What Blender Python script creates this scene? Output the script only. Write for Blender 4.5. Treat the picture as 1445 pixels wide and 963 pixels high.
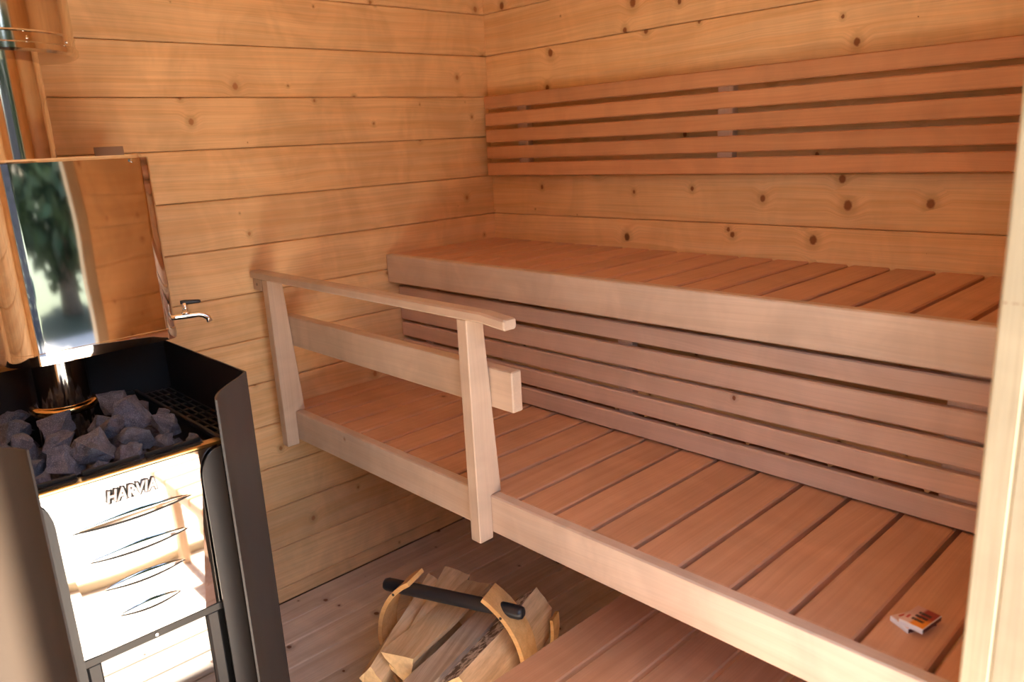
import bpy, bmesh, math, random
from mathutils import Matrix, Vector, Euler, noise

random.seed(7)
for o in list(bpy.data.objects):
    bpy.data.objects.remove(o)
sc = bpy.context.scene
COL = sc.collection

# ------------------------------------------------------------------ camera
cam_d = bpy.data.cameras.new('camera')
cam = bpy.data.objects.new('camera', cam_d)
COL.objects.link(cam)
cam.location = (2.1189, -1.9146, 1.3801)
cam.rotation_euler = (1.3182, 0.0502, 0.8084)
cam_d.sensor_fit = 'HORIZONTAL'
cam_d.sensor_width = 36.0
cam_d.lens = 1093.43 * 36.0 / 1445.0
cam_d.clip_start = 0.01
cam_d.dof.use_dof = True
cam_d.dof.focus_distance = 1.8
cam_d.dof.aperture_fstop = 3.4
sc.camera = cam

# ------------------------------------------------------------------ world, sun, exposure
SUN_EL, SUN_AZ = math.radians(57), math.radians(0)
world = bpy.data.worlds.new('sky')
sc.world = world
world.use_nodes = True
wn = world.node_tree.nodes
wl = world.node_tree.links
wn.clear()
sky = wn.new('ShaderNodeTexSky')
sky.sky_type = 'NISHITA'
sky.sun_disc = False
sky.sun_elevation = SUN_EL
sky.sun_rotation = math.radians(90)
bgn = wn.new('ShaderNodeBackground')
bgn.inputs['Strength'].default_value = 0.155
wo = wn.new('ShaderNodeOutputWorld')
wl.new(sky.outputs[0], bgn.inputs[0])
wl.new(bgn.outputs[0], wo.inputs[0])

sun_d = bpy.data.lights.new('sun', 'SUN')
sun_d.energy = 8.5
sun_d.angle = math.radians(0.6)
sun_d.color = (1.0, 0.95, 0.86)
sun = bpy.data.objects.new('sun', sun_d)
COL.objects.link(sun)
sun.location = (6, -2, 6)
# the light travels towards -X, a touch towards -Y, and down
sdir = Vector((-math.cos(SUN_EL) * math.cos(SUN_AZ), math.cos(SUN_EL) * math.sin(SUN_AZ), -math.sin(SUN_EL)))
sun.rotation_euler = sdir.to_track_quat('-Z', 'Y').to_euler()

vs = sc.view_settings
vs.view_transform = 'Standard'
vs.look = 'None'
vs.gamma = 1.0
vs.use_curve_mapping = False
vs.exposure = 2.48
try:
    sc.cycles.max_bounces = 14
    sc.cycles.diffuse_bounces = 7
    sc.cycles.glossy_bounces = 6
    sc.cycles.sample_clamp_indirect = 12.0
except Exception:
    pass

# ------------------------------------------------------------------ material helpers
def new_mat(name):
    m = bpy.data.materials.new(name)
    m.use_nodes = True
    m.node_tree.nodes.clear()
    nt = m.node_tree
    out = nt.nodes.new('ShaderNodeOutputMaterial')
    b = nt.nodes.new('ShaderNodeBsdfPrincipled')
    nt.links.new(b.outputs[0], out.inputs[0])
    return m, nt, b

class NT:
    def __init__(s, nt):
        s.nt = nt
    def node(s, t, **kw):
        n = s.nt.nodes.new(t)
        for k, v in kw.items():
            setattr(n, k, v)
        return n
    def set(s, inp, v):
        if hasattr(v, 'is_output') or isinstance(v, bpy.types.NodeSocket):
            s.nt.links.new(v, inp)
        else:
            inp.default_value = v
    def math(s, op, a, b=0.0, clamp=False):
        n = s.node('ShaderNodeMath', operation=op, use_clamp=clamp)
        s.set(n.inputs[0], a); s.set(n.inputs[1], b)
        return n.outputs[0]
    def vmath(s, op, a, b=(0, 0, 0)):
        n = s.node('ShaderNodeVectorMath', operation=op)
        s.set(n.inputs[0], a); s.set(n.inputs[1], b)
        return n.outputs['Value'] if op in ('LENGTH', 'DOT_PRODUCT', 'DISTANCE') else n.outputs[0]
    def noise(s, vec, scale=1.0, detail=3.0, rough=0.55, dist=0.0):
        n = s.node('ShaderNodeTexNoise')
        s.set(n.inputs['Vector'], vec)
        n.inputs['Scale'].default_value = scale
        n.inputs['Detail'].default_value = detail
        n.inputs['Roughness'].default_value = rough
        n.inputs['Distortion'].default_value = dist
        return n.outputs[0]
    def ramp(s, v, a, b, c=0.0, d=1.0, smooth=True):
        n = s.node('ShaderNodeMapRange')
        n.interpolation_type = 'SMOOTHSTEP' if smooth else 'LINEAR'
        s.set(n.inputs[0], v); s.set(n.inputs[1], a); s.set(n.inputs[2], b); s.set(n.inputs[3], c); s.set(n.inputs[4], d)
        return n.outputs[0]
    def mix(s, f, a, b, mode='MIX'):
        n = s.node('ShaderNodeMix', data_type='RGBA', blend_type=mode)
        s.set(n.inputs[0], f)
        s.set(n.inputs[6], a if not isinstance(a, tuple) else (*a, 1))
        s.set(n.inputs[7], b if not isinstance(b, tuple) else (*b, 1))
        return n.outputs[2]

def wood(name, light, dark, knot=0.0, knot_col=(0.16, 0.05, 0.015), ksx=3.0, ksy=9.0, kr=0.009, rough=0.5,
         grain=1.0, flame=0.5, var=0.10, stain=0.0):
    """length along local X, width along Y, thickness along Z"""
    m, nt, b = new_mat(name)
    g = NT(nt)
    tc = g.node('ShaderNodeTexCoord')
    oi = g.node('ShaderNodeObjectInfo')
    off = g.vmath('MULTIPLY', (1, 1, 1), (1, 1, 1))
    comb = g.node('ShaderNodeCombineXYZ')
    g.set(comb.inputs[0], g.math('MULTIPLY', oi.outputs['Random'], 37.0))
    g.set(comb.inputs[1], g.math('MULTIPLY', oi.outputs['Random'], 17.3))
    g.set(comb.inputs[2], g.math('MULTIPLY', oi.outputs['Random'], 5.1))
    p = g.vmath('ADD', tc.outputs['Object'], comb.outputs[0])
    gp = p
    kmask = None
    if knot > 0:
        vs_ = g.vmath('MULTIPLY', p, (ksx, ksy, 0.0))
        v = g.node('ShaderNodeTexVoronoi', voronoi_dimensions='2D', feature='F1')
        g.set(v.inputs['Vector'], vs_)
        v.inputs['Scale'].default_value = 1.0
        delta = g.vmath('SUBTRACT', vs_, v.outputs['Position'])
        dm = g.vmath('MULTIPLY', delta, (1.0 / ksx, 0.8 / ksy, 0.0))
        wob = g.vmath('MULTIPLY', g.vmath('SUBTRACT', g.node('ShaderNodeTexNoise').outputs[1], (0.5, 0.5, 0.5)), (0, 0, 0))
        d = g.vmath('LENGTH', dm)
        d = g.math('ADD', d, g.math('MULTIPLY', g.math('SUBTRACT', g.noise(p, 220, 2), 0.5), 0.004))
        sep = g.node('ShaderNodeSeparateColor')
        g.set(sep.inputs[0], v.outputs['Color'])
        r = g.ramp(sep.outputs[0], 1.0 - knot, 1.0, 0.0, kr, smooth=False)
        r = g.math('ADD', r, 0.00001)
        q = g.math('DIVIDE', d, r)
        kmask = g.ramp(q, 0.55, 1.05, 1.0, 0.0)
        halo = g.ramp(q, 0.5, 4.5, 1.0, 0.0)
        hm = g.math('MULTIPLY', halo, r)
        cy = g.node('ShaderNodeCombineXYZ')
        g.set(cy.inputs[1], g.math('MULTIPLY', hm, 1.6))
        gp = g.vmath('ADD', p, cy.outputs[0])
    wv = g.noise(g.vmath('MULTIPLY', p, (1.6, 5.0, 5.0)), 1.0, 2)
    cy2 = g.node('ShaderNodeCombineXYZ')
    g.set(cy2.inputs[1], g.math('MULTIPLY', g.math('SUBTRACT', wv, 0.5), 0.05))
    gp = g.vmath('ADD', gp, cy2.outputs[0])
    g1 = g.noise(g.vmath('MULTIPLY', gp, (0.9, 42.0, 42.0)), 1.0, 3, 0.6)
    g2 = g.noise(g.vmath('MULTIPLY', gp, (4.0, 260.0, 260.0)), 1.0, 3, 0.6)
    f = g.ramp(g1, 0.34, 0.70, 0.0, 1.0)
    col = g.mix(g.math('MULTIPLY', f, grain), light, dark)
    fine = g.ramp(g2, 0.3, 0.75, 1.0, 1.0 - 0.16 * grain)
    col = g.mix(1.0, col, fine, 'MULTIPLY')
    fl = g.noise(g.vmath('MULTIPLY', p, (7.0, 4.0, 4.0)), 1.0, 3, 0.6, 0.8)
    col = g.mix(1.0, col, g.ramp(fl, 0.3, 0.7, 1.0 - 0.16 * flame, 1.0 + 0.10 * flame), 'MULTIPLY')
    col = g.mix(1.0, col, g.ramp(oi.outputs['Random'], 0.0, 1.0, 1.0 - var, 1.0 + var * 0.6, smooth=False), 'MULTIPLY')
    if kmask is not None:
        ring = g.math('MULTIPLY', g.ramp(q, 1.0, 2.6, 0.45, 0.0), 1.0)
        col = g.mix(ring, col, tuple(0.55 * x for x in dark))
        col = g.mix(g.math('MULTIPLY', kmask, 0.93), col, knot_col)
    if stain > 0:
        sn = g.noise(p, 3.0, 4, 0.6)
        col = g.mix(g.ramp(sn, 0.5, 0.75, 0.0, stain), col, tuple(0.5 * x for x in dark))
    g.set(b.inputs['Base Color'], col)
    b.inputs['Roughness'].default_value = rough
    b.inputs['Specular IOR Level'].default_value = 0.35
    bp = g.node('ShaderNodeBump')
    bp.inputs['Strength'].default_value = 0.12
    bp.inputs['Distance'].default_value = 0.002
    g.set(bp.inputs['Height'], g1)
    g.set(b.inputs['Normal'], bp.outputs[0])
    return m

def plain(name, col, rough=0.5, metal=0.0, bump=0.0, bscale=60, spec=0.5, var=0.0, bdist=0.002, det=4):
    m, nt, b = new_mat(name)
    g = NT(nt)
    tc = g.node('ShaderNodeTexCoord')
    b.inputs['Roughness'].default_value = rough
    b.inputs['Metallic'].default_value = metal
    b.inputs['Specular IOR Level'].default_value = spec
    n = g.noise(tc.outputs['Object'], bscale, det, 0.6)
    g.set(b.inputs['Base Color'], g.mix(g.ramp(n, 0.3, 0.7, 0, 1), tuple(c * (1 - var) for c in col), tuple(min(1, c * (1 + var)) for c in col)))
    if bump:
        bp = g.node('ShaderNodeBump')
        bp.inputs['Strength'].default_value = bump
        bp.inputs['Distance'].default_value = bdist
        g.set(bp.inputs['Height'], n)
        g.set(b.inputs['Normal'], bp.outputs[0])
    return m

M = {}
M['spruce'] = wood('spruce_boards', (0.88, 0.60, 0.32), (0.81, 0.505, 0.245), knot=0.36, kr=0.010, ksx=5.0, ksy=13.0, flame=0.75, knot_col=(0.40, 0.17, 0.06), var=0.06)
M['spruce_knotty'] = wood('knotty_spruce_boards', (0.87, 0.60, 0.33), (0.80, 0.50, 0.245), knot=0.52, kr=0.013, ksx=5.0, ksy=12.0, flame=0.5, knot_col=(0.22, 0.07, 0.02), var=0.06)
M['spruce_floor'] = wood('spruce_floor', (0.84, 0.72, 0.61), (0.72, 0.58, 0.46), knot=0.5, kr=0.010, ksx=4.0, ksy=14.0, flame=0.6, var=0.14)
M['alder'] = wood('bench_slats', (0.65, 0.37, 0.225), (0.555, 0.295, 0.165), knot=0.06, kr=0.006, grain=0.6, flame=0.5, var=0.09, knot_col=(0.2, 0.07, 0.03))
M['fascia'] = wood('bench_fascia', (0.67, 0.535, 0.43), (0.61, 0.46, 0.35), knot=0.10, kr=0.006, grain=0.6, flame=0.7, var=0.05, knot_col=(0.35, 0.17, 0.07))
M['skirt'] = wood('skirt_slats', (0.70, 0.51, 0.41), (0.62, 0.43, 0.33), knot=0.05, kr=0.006, grain=0.6, flame=0.5, var=0.07)
M['rail'] = wood('rail_wood', (0.60, 0.475, 0.37), (0.555, 0.42, 0.315), grain=0.6, flame=0.7, var=0.04)
M['backrest'] = wood('backrest_boards', (0.63, 0.325, 0.165), (0.53, 0.255, 0.12), knot=0.06, kr=0.006, grain=0.6, flame=0.5, var=0.09, knot_col=(0.2, 0.07, 0.03))
M['shade_darkened'] = wood('shade_darkened_cladding', (0.21, 0.13, 0.075), (0.16, 0.095, 0.05), knot=0.2, grain=0.8)  # brown darkened to put shade into the outer planks and left jamb lining
M['jamb'] = wood('jamb_wood', (0.44, 0.36, 0.24), (0.39, 0.30, 0.185), knot=0.2, grain=0.8)
M['deck'] = wood('deck_wood', (0.60, 0.56, 0.50), (0.50, 0.45, 0.39), grain=0.8, var=0.1)
M['backing'] = plain('dark_backing', (0.16, 0.08, 0.035), 0.8)
M['bearer'] = wood('bearer_wood', (0.60, 0.42, 0.27), (0.5, 0.33, 0.2))
M['split'] = wood('split_firewood', (0.74, 0.55, 0.34), (0.60, 0.41, 0.23), grain=1.0, flame=1.0, var=0.16, rough=0.75)
M['split_grey'] = wood('weathered_firewood', (0.58, 0.47, 0.36), (0.42, 0.32, 0.23), grain=1.0, flame=1.0, var=0.05, rough=0.8)
M['endgrain'] = plain('firewood_end', (0.86, 0.64, 0.34), 0.8, bump=0.5, bscale=90, var=0.08)
M['bent'] = wood('bent_birch', (0.80, 0.50, 0.22), (0.70, 0.38, 0.14), grain=0.9, rough=0.35)
M['black'] = plain('black_painted_steel', (0.018, 0.017, 0.018), 0.38, bump=0.05, bscale=400)
M['grey_black'] = plain('charcoal_painted_steel', (0.05, 0.047, 0.047), 0.42, bump=0.05, bscale=400)
M['iron'] = plain('cast_iron', (0.012, 0.012, 0.013), 0.45, bump=0.3, bscale=200)
M['steel'] = plain('polished_steel', (0.76, 0.74, 0.73), 0.045, 1.0, bump=0.12, bscale=4.5, bdist=0.02, det=0)
M['steel_flat'] = plain('polished_front_steel', (0.62, 0.61, 0.60), 0.035, 1.0, bump=0.06, bscale=7.0, bdist=0.01, det=0)
M['flue'] = plain('flue_steel', (0.72, 0.66, 0.58), 0.10, 1.0, bump=0.03, bscale=30)
M['brass'] = plain('heat_tinted_steel', (0.80, 0.55, 0.24), 0.12, 1.0)
M['chrome'] = plain('chrome', (0.85, 0.84, 0.82), 0.08, 1.0)
M['rubber'] = plain('black_handle', (0.014, 0.016, 0.022), 0.35)
M['screw'] = plain('screw', (0.25, 0.23, 0.2), 0.4, 1.0)
M['white'] = plain('white_card', (0.82, 0.82, 0.85), 0.6)
M['letter'] = plain('white_letters', (0.92, 0.92, 0.92), 0.3)
M['slot'] = plain('slot_dark', (0.01, 0.009, 0.009), 0.6)
M['grass'] = plain('lawn', (0.03, 0.045, 0.015), 0.9, bump=0.6, bscale=20, var=0.4)
M['leaf'] = plain('leaves', (0.035, 0.06, 0.02), 0.6, bscale=3, var=0.5)
M['tab'] = plain('brown_tab', (0.30, 0.19, 0.12), 0.5)
M['navy'] = plain('navy_stain', (0.02, 0.022, 0.035), 0.6)
M['trunk'] = plain('tree_bark', (0.16, 0.11, 0.08), 0.9, bump=0.8, bscale=25, var=0.3)

def bark_mat():
    m, nt, b = new_mat('birch_bark')
    g = NT(nt)
    tc = g.node('ShaderNodeTexCoord')
    n1 = g.noise(g.vmath('MULTIPLY', tc.outputs['Object'], (1, 1, 1)), 45, 5, 0.65)
    n2 = g.noise(g.vmath('MULTIPLY', tc.outputs['Object'], (30, 120, 120)), 1, 3)
    c = g.mix(g.ramp(n1, 0.42, 0.58), (0.16, 0.125, 0.11), (0.78, 0.73, 0.70))
    c = g.mix(g.ramp(n2, 0.6, 0.75, 0, 0.7), c, (0.10, 0.07, 0.06))
    g.set(b.inputs['Base Color'], c)
    b.inputs['Roughness'].default_value = 0.85
    bp = g.node('ShaderNodeBump'); bp.inputs['Strength'].default_value = 0.8; bp.inputs['Distance'].default_value = 0.004
    g.set(bp.inputs['Height'], n1); g.set(b.inputs['Normal'], bp.outputs[0])
    return m
M['bark'] = bark_mat()

def stone_mat():
    m, nt, b = new_mat('sauna_stone')
    g = NT(nt)
    tc = g.node('ShaderNodeTexCoord'); oi = g.node('ShaderNodeObjectInfo')
    comb = g.node('ShaderNodeCombineXYZ'); g.set(comb.inputs[0], g.math('MULTIPLY', oi.outputs['Random'], 50.0))
    p = g.vmath('ADD', tc.outputs['Object'], comb.outputs[0])
    n1 = g.noise(p, 1.8, 6, 0.7)
    n2 = g.noise(p, 28, 3, 0.7)
    c = g.mix(g.ramp(n1, 0.3, 0.7), (0.060, 0.074, 0.118), (0.16, 0.185, 0.27))
    c = g.mix(g.ramp(oi.outputs['Random'], 0, 1, 0, 0.35, smooth=False), c, (0.12, 0.105, 0.10))
    c = g.mix(g.ramp(n2, 0.53, 0.66, 0, 0.8), c, (0.42, 0.44, 0.52))
    g.set(b.inputs['Base Color'], c)
    b.inputs['Roughness'].default_value = 0.62
    hh = g.math('ADD', g.math('MULTIPLY', n1, 1.0), g.math('MULTIPLY', n2, 0.35))
    bp = g.node('ShaderNodeBump'); bp.inputs['Strength'].default_value = 0.9; bp.inputs['Distance'].default_value = 0.006
    g.set(bp.inputs['Height'], hh); g.set(b.inputs['Normal'], bp.outputs[0])
    return m
M['stone'] = stone_mat()

def glass_mat():
    m, nt, b = new_mat('fire_door_glass')
    b.inputs['Base Color'].default_value = (0.012, 0.012, 0.012, 1)
    b.inputs['Roughness'].default_value = 0.02
    b.inputs['IOR'].default_value = 2.0
    b.inputs['Coat Weight'].default_value = 1.0
    b.inputs['Coat Roughness'].default_value = 0.01
    b.inputs['Coat IOR'].default_value = 1.9
    return m
M['glass'] = glass_mat()

def match_mat():
    """printed sleeve: pale border, red to orange field, dark lettering blocks"""
    m, nt, b = new_mat('matchbox_print')
    g = NT(nt)
    tc = g.node('ShaderNodeTexCoord')
    sep = g.node('ShaderNodeSeparateXYZ'); g.set(sep.inputs[0], tc.outputs['Object'])
    x, y = sep.outputs[0], sep.outputs[1]      # x along the 54 mm side, y along the 36 mm side
    fld = g.mix(g.ramp(g.math('ADD', x, g.math('MULTIPLY', y, 0.3)), -0.016, 0.004), (0.80, 0.30, 0.03), (0.30, 0.03, 0.02))
    fade = g.math('MULTIPLY', g.ramp(y, 0.000, 0.006), g.ramp(x, -0.020, 0.010, 1.0, 0.55))
    col = g.mix(fade, fld, (0.78, 0.60, 0.52))
    # dark word rows running across the short side
    rows = g.math('FRACT', g.math('MULTIPLY', g.math('ADD', x, 0.0150), 1 / 0.0105))
    rowm = g.math('MULTIPLY', g.ramp(rows, 0.10, 0.16), g.ramp(rows, 0.70, 0.76, 1, 0))
    lets = g.noise(g.vmath('MULTIPLY', tc.outputs['Object'], (110, 420, 0)), 1.0, 1)
    inr = g.math('MULTIPLY', g.math('MULTIPLY', g.ramp(y, -0.0115, -0.0105), g.ramp(y, 0.0065, 0.0075, 1, 0)),
                 g.math('MULTIPLY', g.ramp(x, -0.0155, -0.0150), g.ramp(x, 0.0155, 0.0160, 1, 0)))
    wm = g.math('MULTIPLY', g.math('MULTIPLY', rowm, inr), g.ramp(lets, 0.30, 0.38))
    col = g.mix(wm, col, (0.03, 0.012, 0.01))
    # small red word on the pale edge
    red = g.math('MULTIPLY', g.math('MULTIPLY', g.ramp(y, 0.0105, 0.011), g.ramp(y, 0.0140, 0.0145, 1, 0)),
                 g.math('MULTIPLY', g.ramp(x, -0.016, -0.0155), g.ramp(x, -0.005, -0.0045, 1, 0)))
    col = g.mix(red, col, (0.55, 0.05, 0.03))
    g.set(b.inputs['Base Color'], col)
    b.inputs['Roughness'].default_value = 0.4
    return m
M['match'] = match_mat()
M['striker'] = plain('striker_strip', (0.10, 0.025, 0.018), 0.8, bump=0.4, bscale=900)

# ------------------------------------------------------------------ object helpers
WM = {}      # own table of world matrices
def link(o, parent=None, mw=None):
    COL.objects.link(o)
    mw = mw or Matrix.Identity(4)
    WM[o.name] = mw
    if parent is not None:
        o.parent = parent
        o.matrix_parent_inverse = Matrix.Identity(4)
        o.matrix_basis = WM[parent.name].inverted() @ mw
    else:
        o.matrix_basis = mw
    return o

def thing(name, label, cat, loc=(0, 0, 0), rz=0.0, group=None):
    o = bpy.data.objects.new(name, None)
    o.empty_display_size = 0.05
    link(o, None, Matrix.Translation(loc) @ Matrix.Rotation(rz, 4, 'Z'))
    return tag(o, label, cat, group)

def tag(o, label, cat=None, group=None, kind=None):
    if label: o['label'] = label
    if cat: o['category'] = cat
    if group: o['group'] = group
    if kind: o['kind'] = kind
    return o

def mobj(name, me, mats, parent=None, mw=None):
    o = bpy.data.objects.new(name, me)
    if mats is not None and len(me.materials) == 0:
        for m in (mats if isinstance(mats, (list, tuple)) else [mats]):
            me.materials.append(M[m] if isinstance(m, str) else m)
    return link(o, parent, mw)

def from_bm(name, bm, mats, parent=None, mw=None, smooth=False):
    bmesh.ops.recalc_face_normals(bm, faces=bm.faces)
    me = bpy.data.meshes.new(name)
    bm.to_mesh(me); bm.free()
    if smooth:
        for p in me.polygons: p.use_smooth = True
    return mobj(name, me, mats, parent, mw)

def bev_box(bm, sx, sy, sz, b, off=(0, 0, 0)):
    """box centred on off with chamfered edges (24 corners)"""
    hx, hy, hz = sx / 2, sy / 2, sz / 2
    b = min(b, hx * .49, hy * .49, hz * .49)
    pts = []
    for x in (-1, 1):
        for y in (-1, 1):
            for z in (-1, 1):
                pts.append((x * hx, y * (hy - b), z * (hz - b)))
                pts.append((x * (hx - b), y * hy, z * (hz - b)))
                pts.append((x * (hx - b), y * (hy - b), z * hz))
    V = [bm.verts.new((p[0] + off[0], p[1] + off[1], p[2] + off[2])) for p in pts]
    r = bmesh.ops.convex_hull(bm, input=V)
    dead = [e for e in r.get('geom_interior', []) if isinstance(e, bmesh.types.BMVert)]
    if dead: bmesh.ops.delete(bm, geom=dead, context='VERTS')
    fs = [f for f in bm.faces if all(v in set(V) for v in f.verts)]
    es = list({e for f in fs for e in f.edges})
    bmesh.ops.dissolve_limit(bm, angle_limit=0.01, verts=[v for v in V if v.is_valid], edges=[e for e in es if e.is_valid])

BOXES = {}
def box_mesh(sx, sy, sz, b, mat):
    key = (round(sx, 4), round(sy, 4), round(sz, 4), b, mat)
    if key not in BOXES:
        bm = bmesh.new()
        bev_box(bm, sx, sy, sz, b)
        bmesh.ops.recalc_face_normals(bm, faces=bm.faces)
        me = bpy.data.meshes.new('plank_mesh')
        bm.to_mesh(me); bm.free()
        me.materials.append(M[mat])
        BOXES[key] = me
    return BOXES[key]

ROT = {
    # local (length, width, thickness) -> world axes
    'xyz': Matrix(((1, 0, 0), (0, 1, 0), (0, 0, 1))),
    'xzy': Matrix(((1, 0, 0), (0, 0, -1), (0, 1, 0))),     # length X, width Z, thickness Y
    'yxz': Matrix(((0, -1, 0), (1, 0, 0), (0, 0, 1))),     # length Y, width X, thickness Z
    'yzx': Matrix(((0, 0, 1), (1, 0, 0), (0, 1, 0))),      # length Y, width Z, thickness X
    'zxy': Matrix(((0, 1, 0), (0, 0, 1), (1, 0, 0))),      # length Z, width X, thickness Y
    'zyx': Matrix(((0, 0, -1), (0, 1, 0), (1, 0, 0))),     # length Z, width Y, thickness X
}
def plank(name, lo, hi, mat, order='xyz', parent=None, b=0.002):
    """a chamfered plank filling the world box lo..hi; order = which world axes carry length, width, thickness"""
    d = [abs(hi[i] - lo[i]) for i in range(3)]
    c = Vector([(hi[i] + lo[i]) / 2 for i in range(3)])
    ax = {'x': 0, 'y': 1, 'z': 2}
    L, Wd, T = d[ax[order[0]]], d[ax[order[1]]], d[ax[order[2]]]
    me = box_mesh(L, Wd, T, b, mat)
    o = bpy.data.objects.new(name, me)
    return link(o, parent, Matrix.Translation(c) @ ROT[order].to_4x4())

def loft(name, rings, mats, parent=None, closed=True, caps=True, smooth=False, cap_mat=0, mw=None, face_mat=None):
    """rings: list of lists of points with equal counts"""
    bm = bmesh.new()
    R = [[bm.verts.new(p) for p in r] for r in rings]
    n = len(rings[0])
    for i in range(len(R) - 1):
        for j in range(n if closed else n - 1):
            k = (j + 1) % n
            f = bm.faces.new((R[i][j], R[i][k], R[i + 1][k], R[i + 1][j]))
            f.smooth = smooth
            if face_mat: f.material_index = face_mat(i, j)
    if caps and closed:
        for r in (R[0], R[-1]):
            f = bm.faces.new(r); f.material_index = cap_mat
    bmesh.ops.recalc_face_normals(bm, faces=bm.faces)
    me = bpy.data.meshes.new(name)
    bm.to_mesh(me); bm.free()
    return mobj(name, me, mats, parent, mw)

def rounded_rect(x0, x1, y0, y1, r, n=6, radii=None):
    rr = radii or (r, r, r, r)
    pts = []
    for (cx, cy, a0, q) in ((x1, y1, 0, rr[0]), (x0, y1, 90, rr[1]), (x0, y0, 180, rr[2]), (x1, y0, 270, rr[3])):
        sx = -1 if cx == x1 else 1
        sy = -1 if cy == y1 else 1
        for i in range(n + 1):
            a = math.radians(a0 + 90 * i / n)
            pts.append((cx + sx * q + q * math.cos(a), cy + sy * q + q * math.sin(a)))
    return pts

def tube(name, path, rad, mats, parent=None, n=16, smooth=True, mw=None):
    rings = []
    P = [Vector(p) for p in path]
    for i, p in enumerate(P):
        t = (P[min(i + 1, len(P) - 1)] - P[max(i - 1, 0)]).normalized()
        a = Vector((0, 0, 1)) if abs(t.z) < 0.9 else Vector((1, 0, 0))
        s = t.cross(a).normalized(); u = s.cross(t)
        r = rad[i] if isinstance(rad, (list, tuple)) else rad
        rings.append([tuple(p + (s * math.cos(2 * math.pi * k / n) + u * math.sin(2 * math.pi * k / n)) * r) for k in range(n)])
    return loft(name, rings, mats, parent, smooth=smooth, mw=mw)

def cyl_rings(cx, cy, zr, n=48):
    return [[(cx + r * math.cos(2 * math.pi * k / n), cy + r * math.sin(2 * math.pi * k / n), z) for k in range(n)] for z, r in zr]

def sheet(name, prof, z0, z1, th, mats, parent=None, smooth=True):
    """thin vertical sheet metal following the plan polyline prof from z0 to z1, thickness th"""
    P = [Vector((p[0], p[1])) for p in prof]
    outer, inner = [], []
    for i, p in enumerate(P):
        t = (P[min(i + 1, len(P) - 1)] - P[max(i - 1, 0)]).normalized()
        nrm = Vector((t.y, -t.x))
        outer.append(p + nrm * th / 2); inner.append(p - nrm * th / 2)
    ring = outer + inner[::-1]
    return loft(name, [[(q.x, q.y, z) for q in ring] for z in (z0, z1)], mats, parent, smooth=False)

def smooth_by_angle(o, deg=35):
    for p in o.data.polygons: p.use_smooth = True
    bm = bmesh.new(); bm.from_mesh(o.data)
    for e in bm.edges:
        if len(e.link_faces) == 2 and e.calc_face_angle(0) > math.radians(deg): e.smooth = False
    bm.to_mesh(o.data); bm.free()
    return o

# ------------------------------------------------------------------ dimensions
XR = 1.893            # inner face of the wall with the door
XO = 1.950            # its outer face
YF = -2.45            # inner face of the front wall
ZC = 2.16             # ceiling
DY0, DY1 = -1.8935, -1.000     # door opening
DZ = 1.93
BH, BZ = 0.135, 1.3992
levels = [0.0] + [BZ + k * BH for k in range(-10, 6)]
levels = [z for z in levels if z < ZC - 0.02] + [ZC]

# ------------------------------------------------------------------ room
def struct(o, label=None):
    o['kind'] = 'structure'
    if label: o['label'] = label
    return o

fl = struct(plank('floor', (-0.06, YF - 0.06, -0.06), (XO, 0.06, -0.024), 'backing', 'xyz', None, 0.001), 'pale spruce plank floor of the sauna cabin')
x = 0.0
while x < XR - 0.01:
    x1 = min(x + 0.1037, XR)
    plank('floor_plank', (x + 0.0008, YF, -0.024), (x1 - 0.0008, 0.0, 0.0), 'spruce_floor', 'yxz', fl, 0.0022)
    x = x1
ce = struct(plank('ceiling', (-0.06, YF - 0.06, ZC), (XO, 0.06, ZC + 0.06), 'spruce', 'xyz', None, 0.002), 'spruce ceiling of the sauna cabin')

wl_ = struct(plank('wall_left', (-0.06, YF - 0.06, -0.06), (-0.022, 0.06, ZC), 'backing', 'yzx', None, 0.001), 'knotty spruce plank wall behind the stove')
wb_ = struct(plank('wall_back', (-0.022, 0.022, -0.06), (XO, 0.06, ZC), 'backing', 'xzy', None, 0.001), 'knotty spruce plank wall behind the benches')
wf_ = struct(plank('wall_front', (-0.022, YF - 0.06, -0.06), (XO, YF - 0.022, ZC), 'backing', 'xzy', None, 0.001), 'spruce plank wall opposite the benches')
wr_ = struct(plank('wall_right', (XR + 0.02, DY1 + 0.06, -0.06), (XO - 0.018, 0.022, ZC), 'backing', 'yzx', None, 0.001), 'spruce plank wall holding the doorway')
plank('wall_core', (XR + 0.02, YF - 0.022, -0.06), (XO - 0.018, DY0 - 0.06, ZC), 'backing', 'yzx', wr_, 0.001)
plank('wall_core', (XR + 0.02, DY0 - 0.06, DZ + 0.04), (XO - 0.018, DY1 + 0.06, ZC), 'backing', 'yzx', wr_, 0.001)
for i in range(len(levels) - 1):
    a, b_ = levels[i] + 0.0008, levels[i + 1] - 0.0008
    plank('wall_plank', (-0.022, YF, a), (0.0, 0.020, b_), 'spruce', 'yzx', wl_, 0.0028)
    plank('wall_plank', (-0.0005, 0.0, a), (XR, 0.022, b_), 'spruce_knotty', 'xzy', wb_, 0.0028)
    plank('wall_plank', (0.0, YF - 0.022, a), (XR, YF, b_), 'spruce', 'xzy', wf_, 0.0028)
    for (xa, xb, wm_) in ((XR, XR + 0.02, 'spruce'), (XO - 0.018, XO, 'shade_darkened')):
        if a < DZ:
            plank('wall_plank', (xa, DY1 + 0.03, a), (xb, 0.0, b_), wm_, 'yzx', wr_, 0.0028)
            plank('wall_plank', (xa, YF, a), (xb, DY0 - 0.03, b_), wm_, 'yzx', wr_, 0.0028)
        else:
            plank('wall_plank', (xa, YF, a), (xb, 0.0, b_), wm_, 'yzx', wr_, 0.0028)

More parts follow.
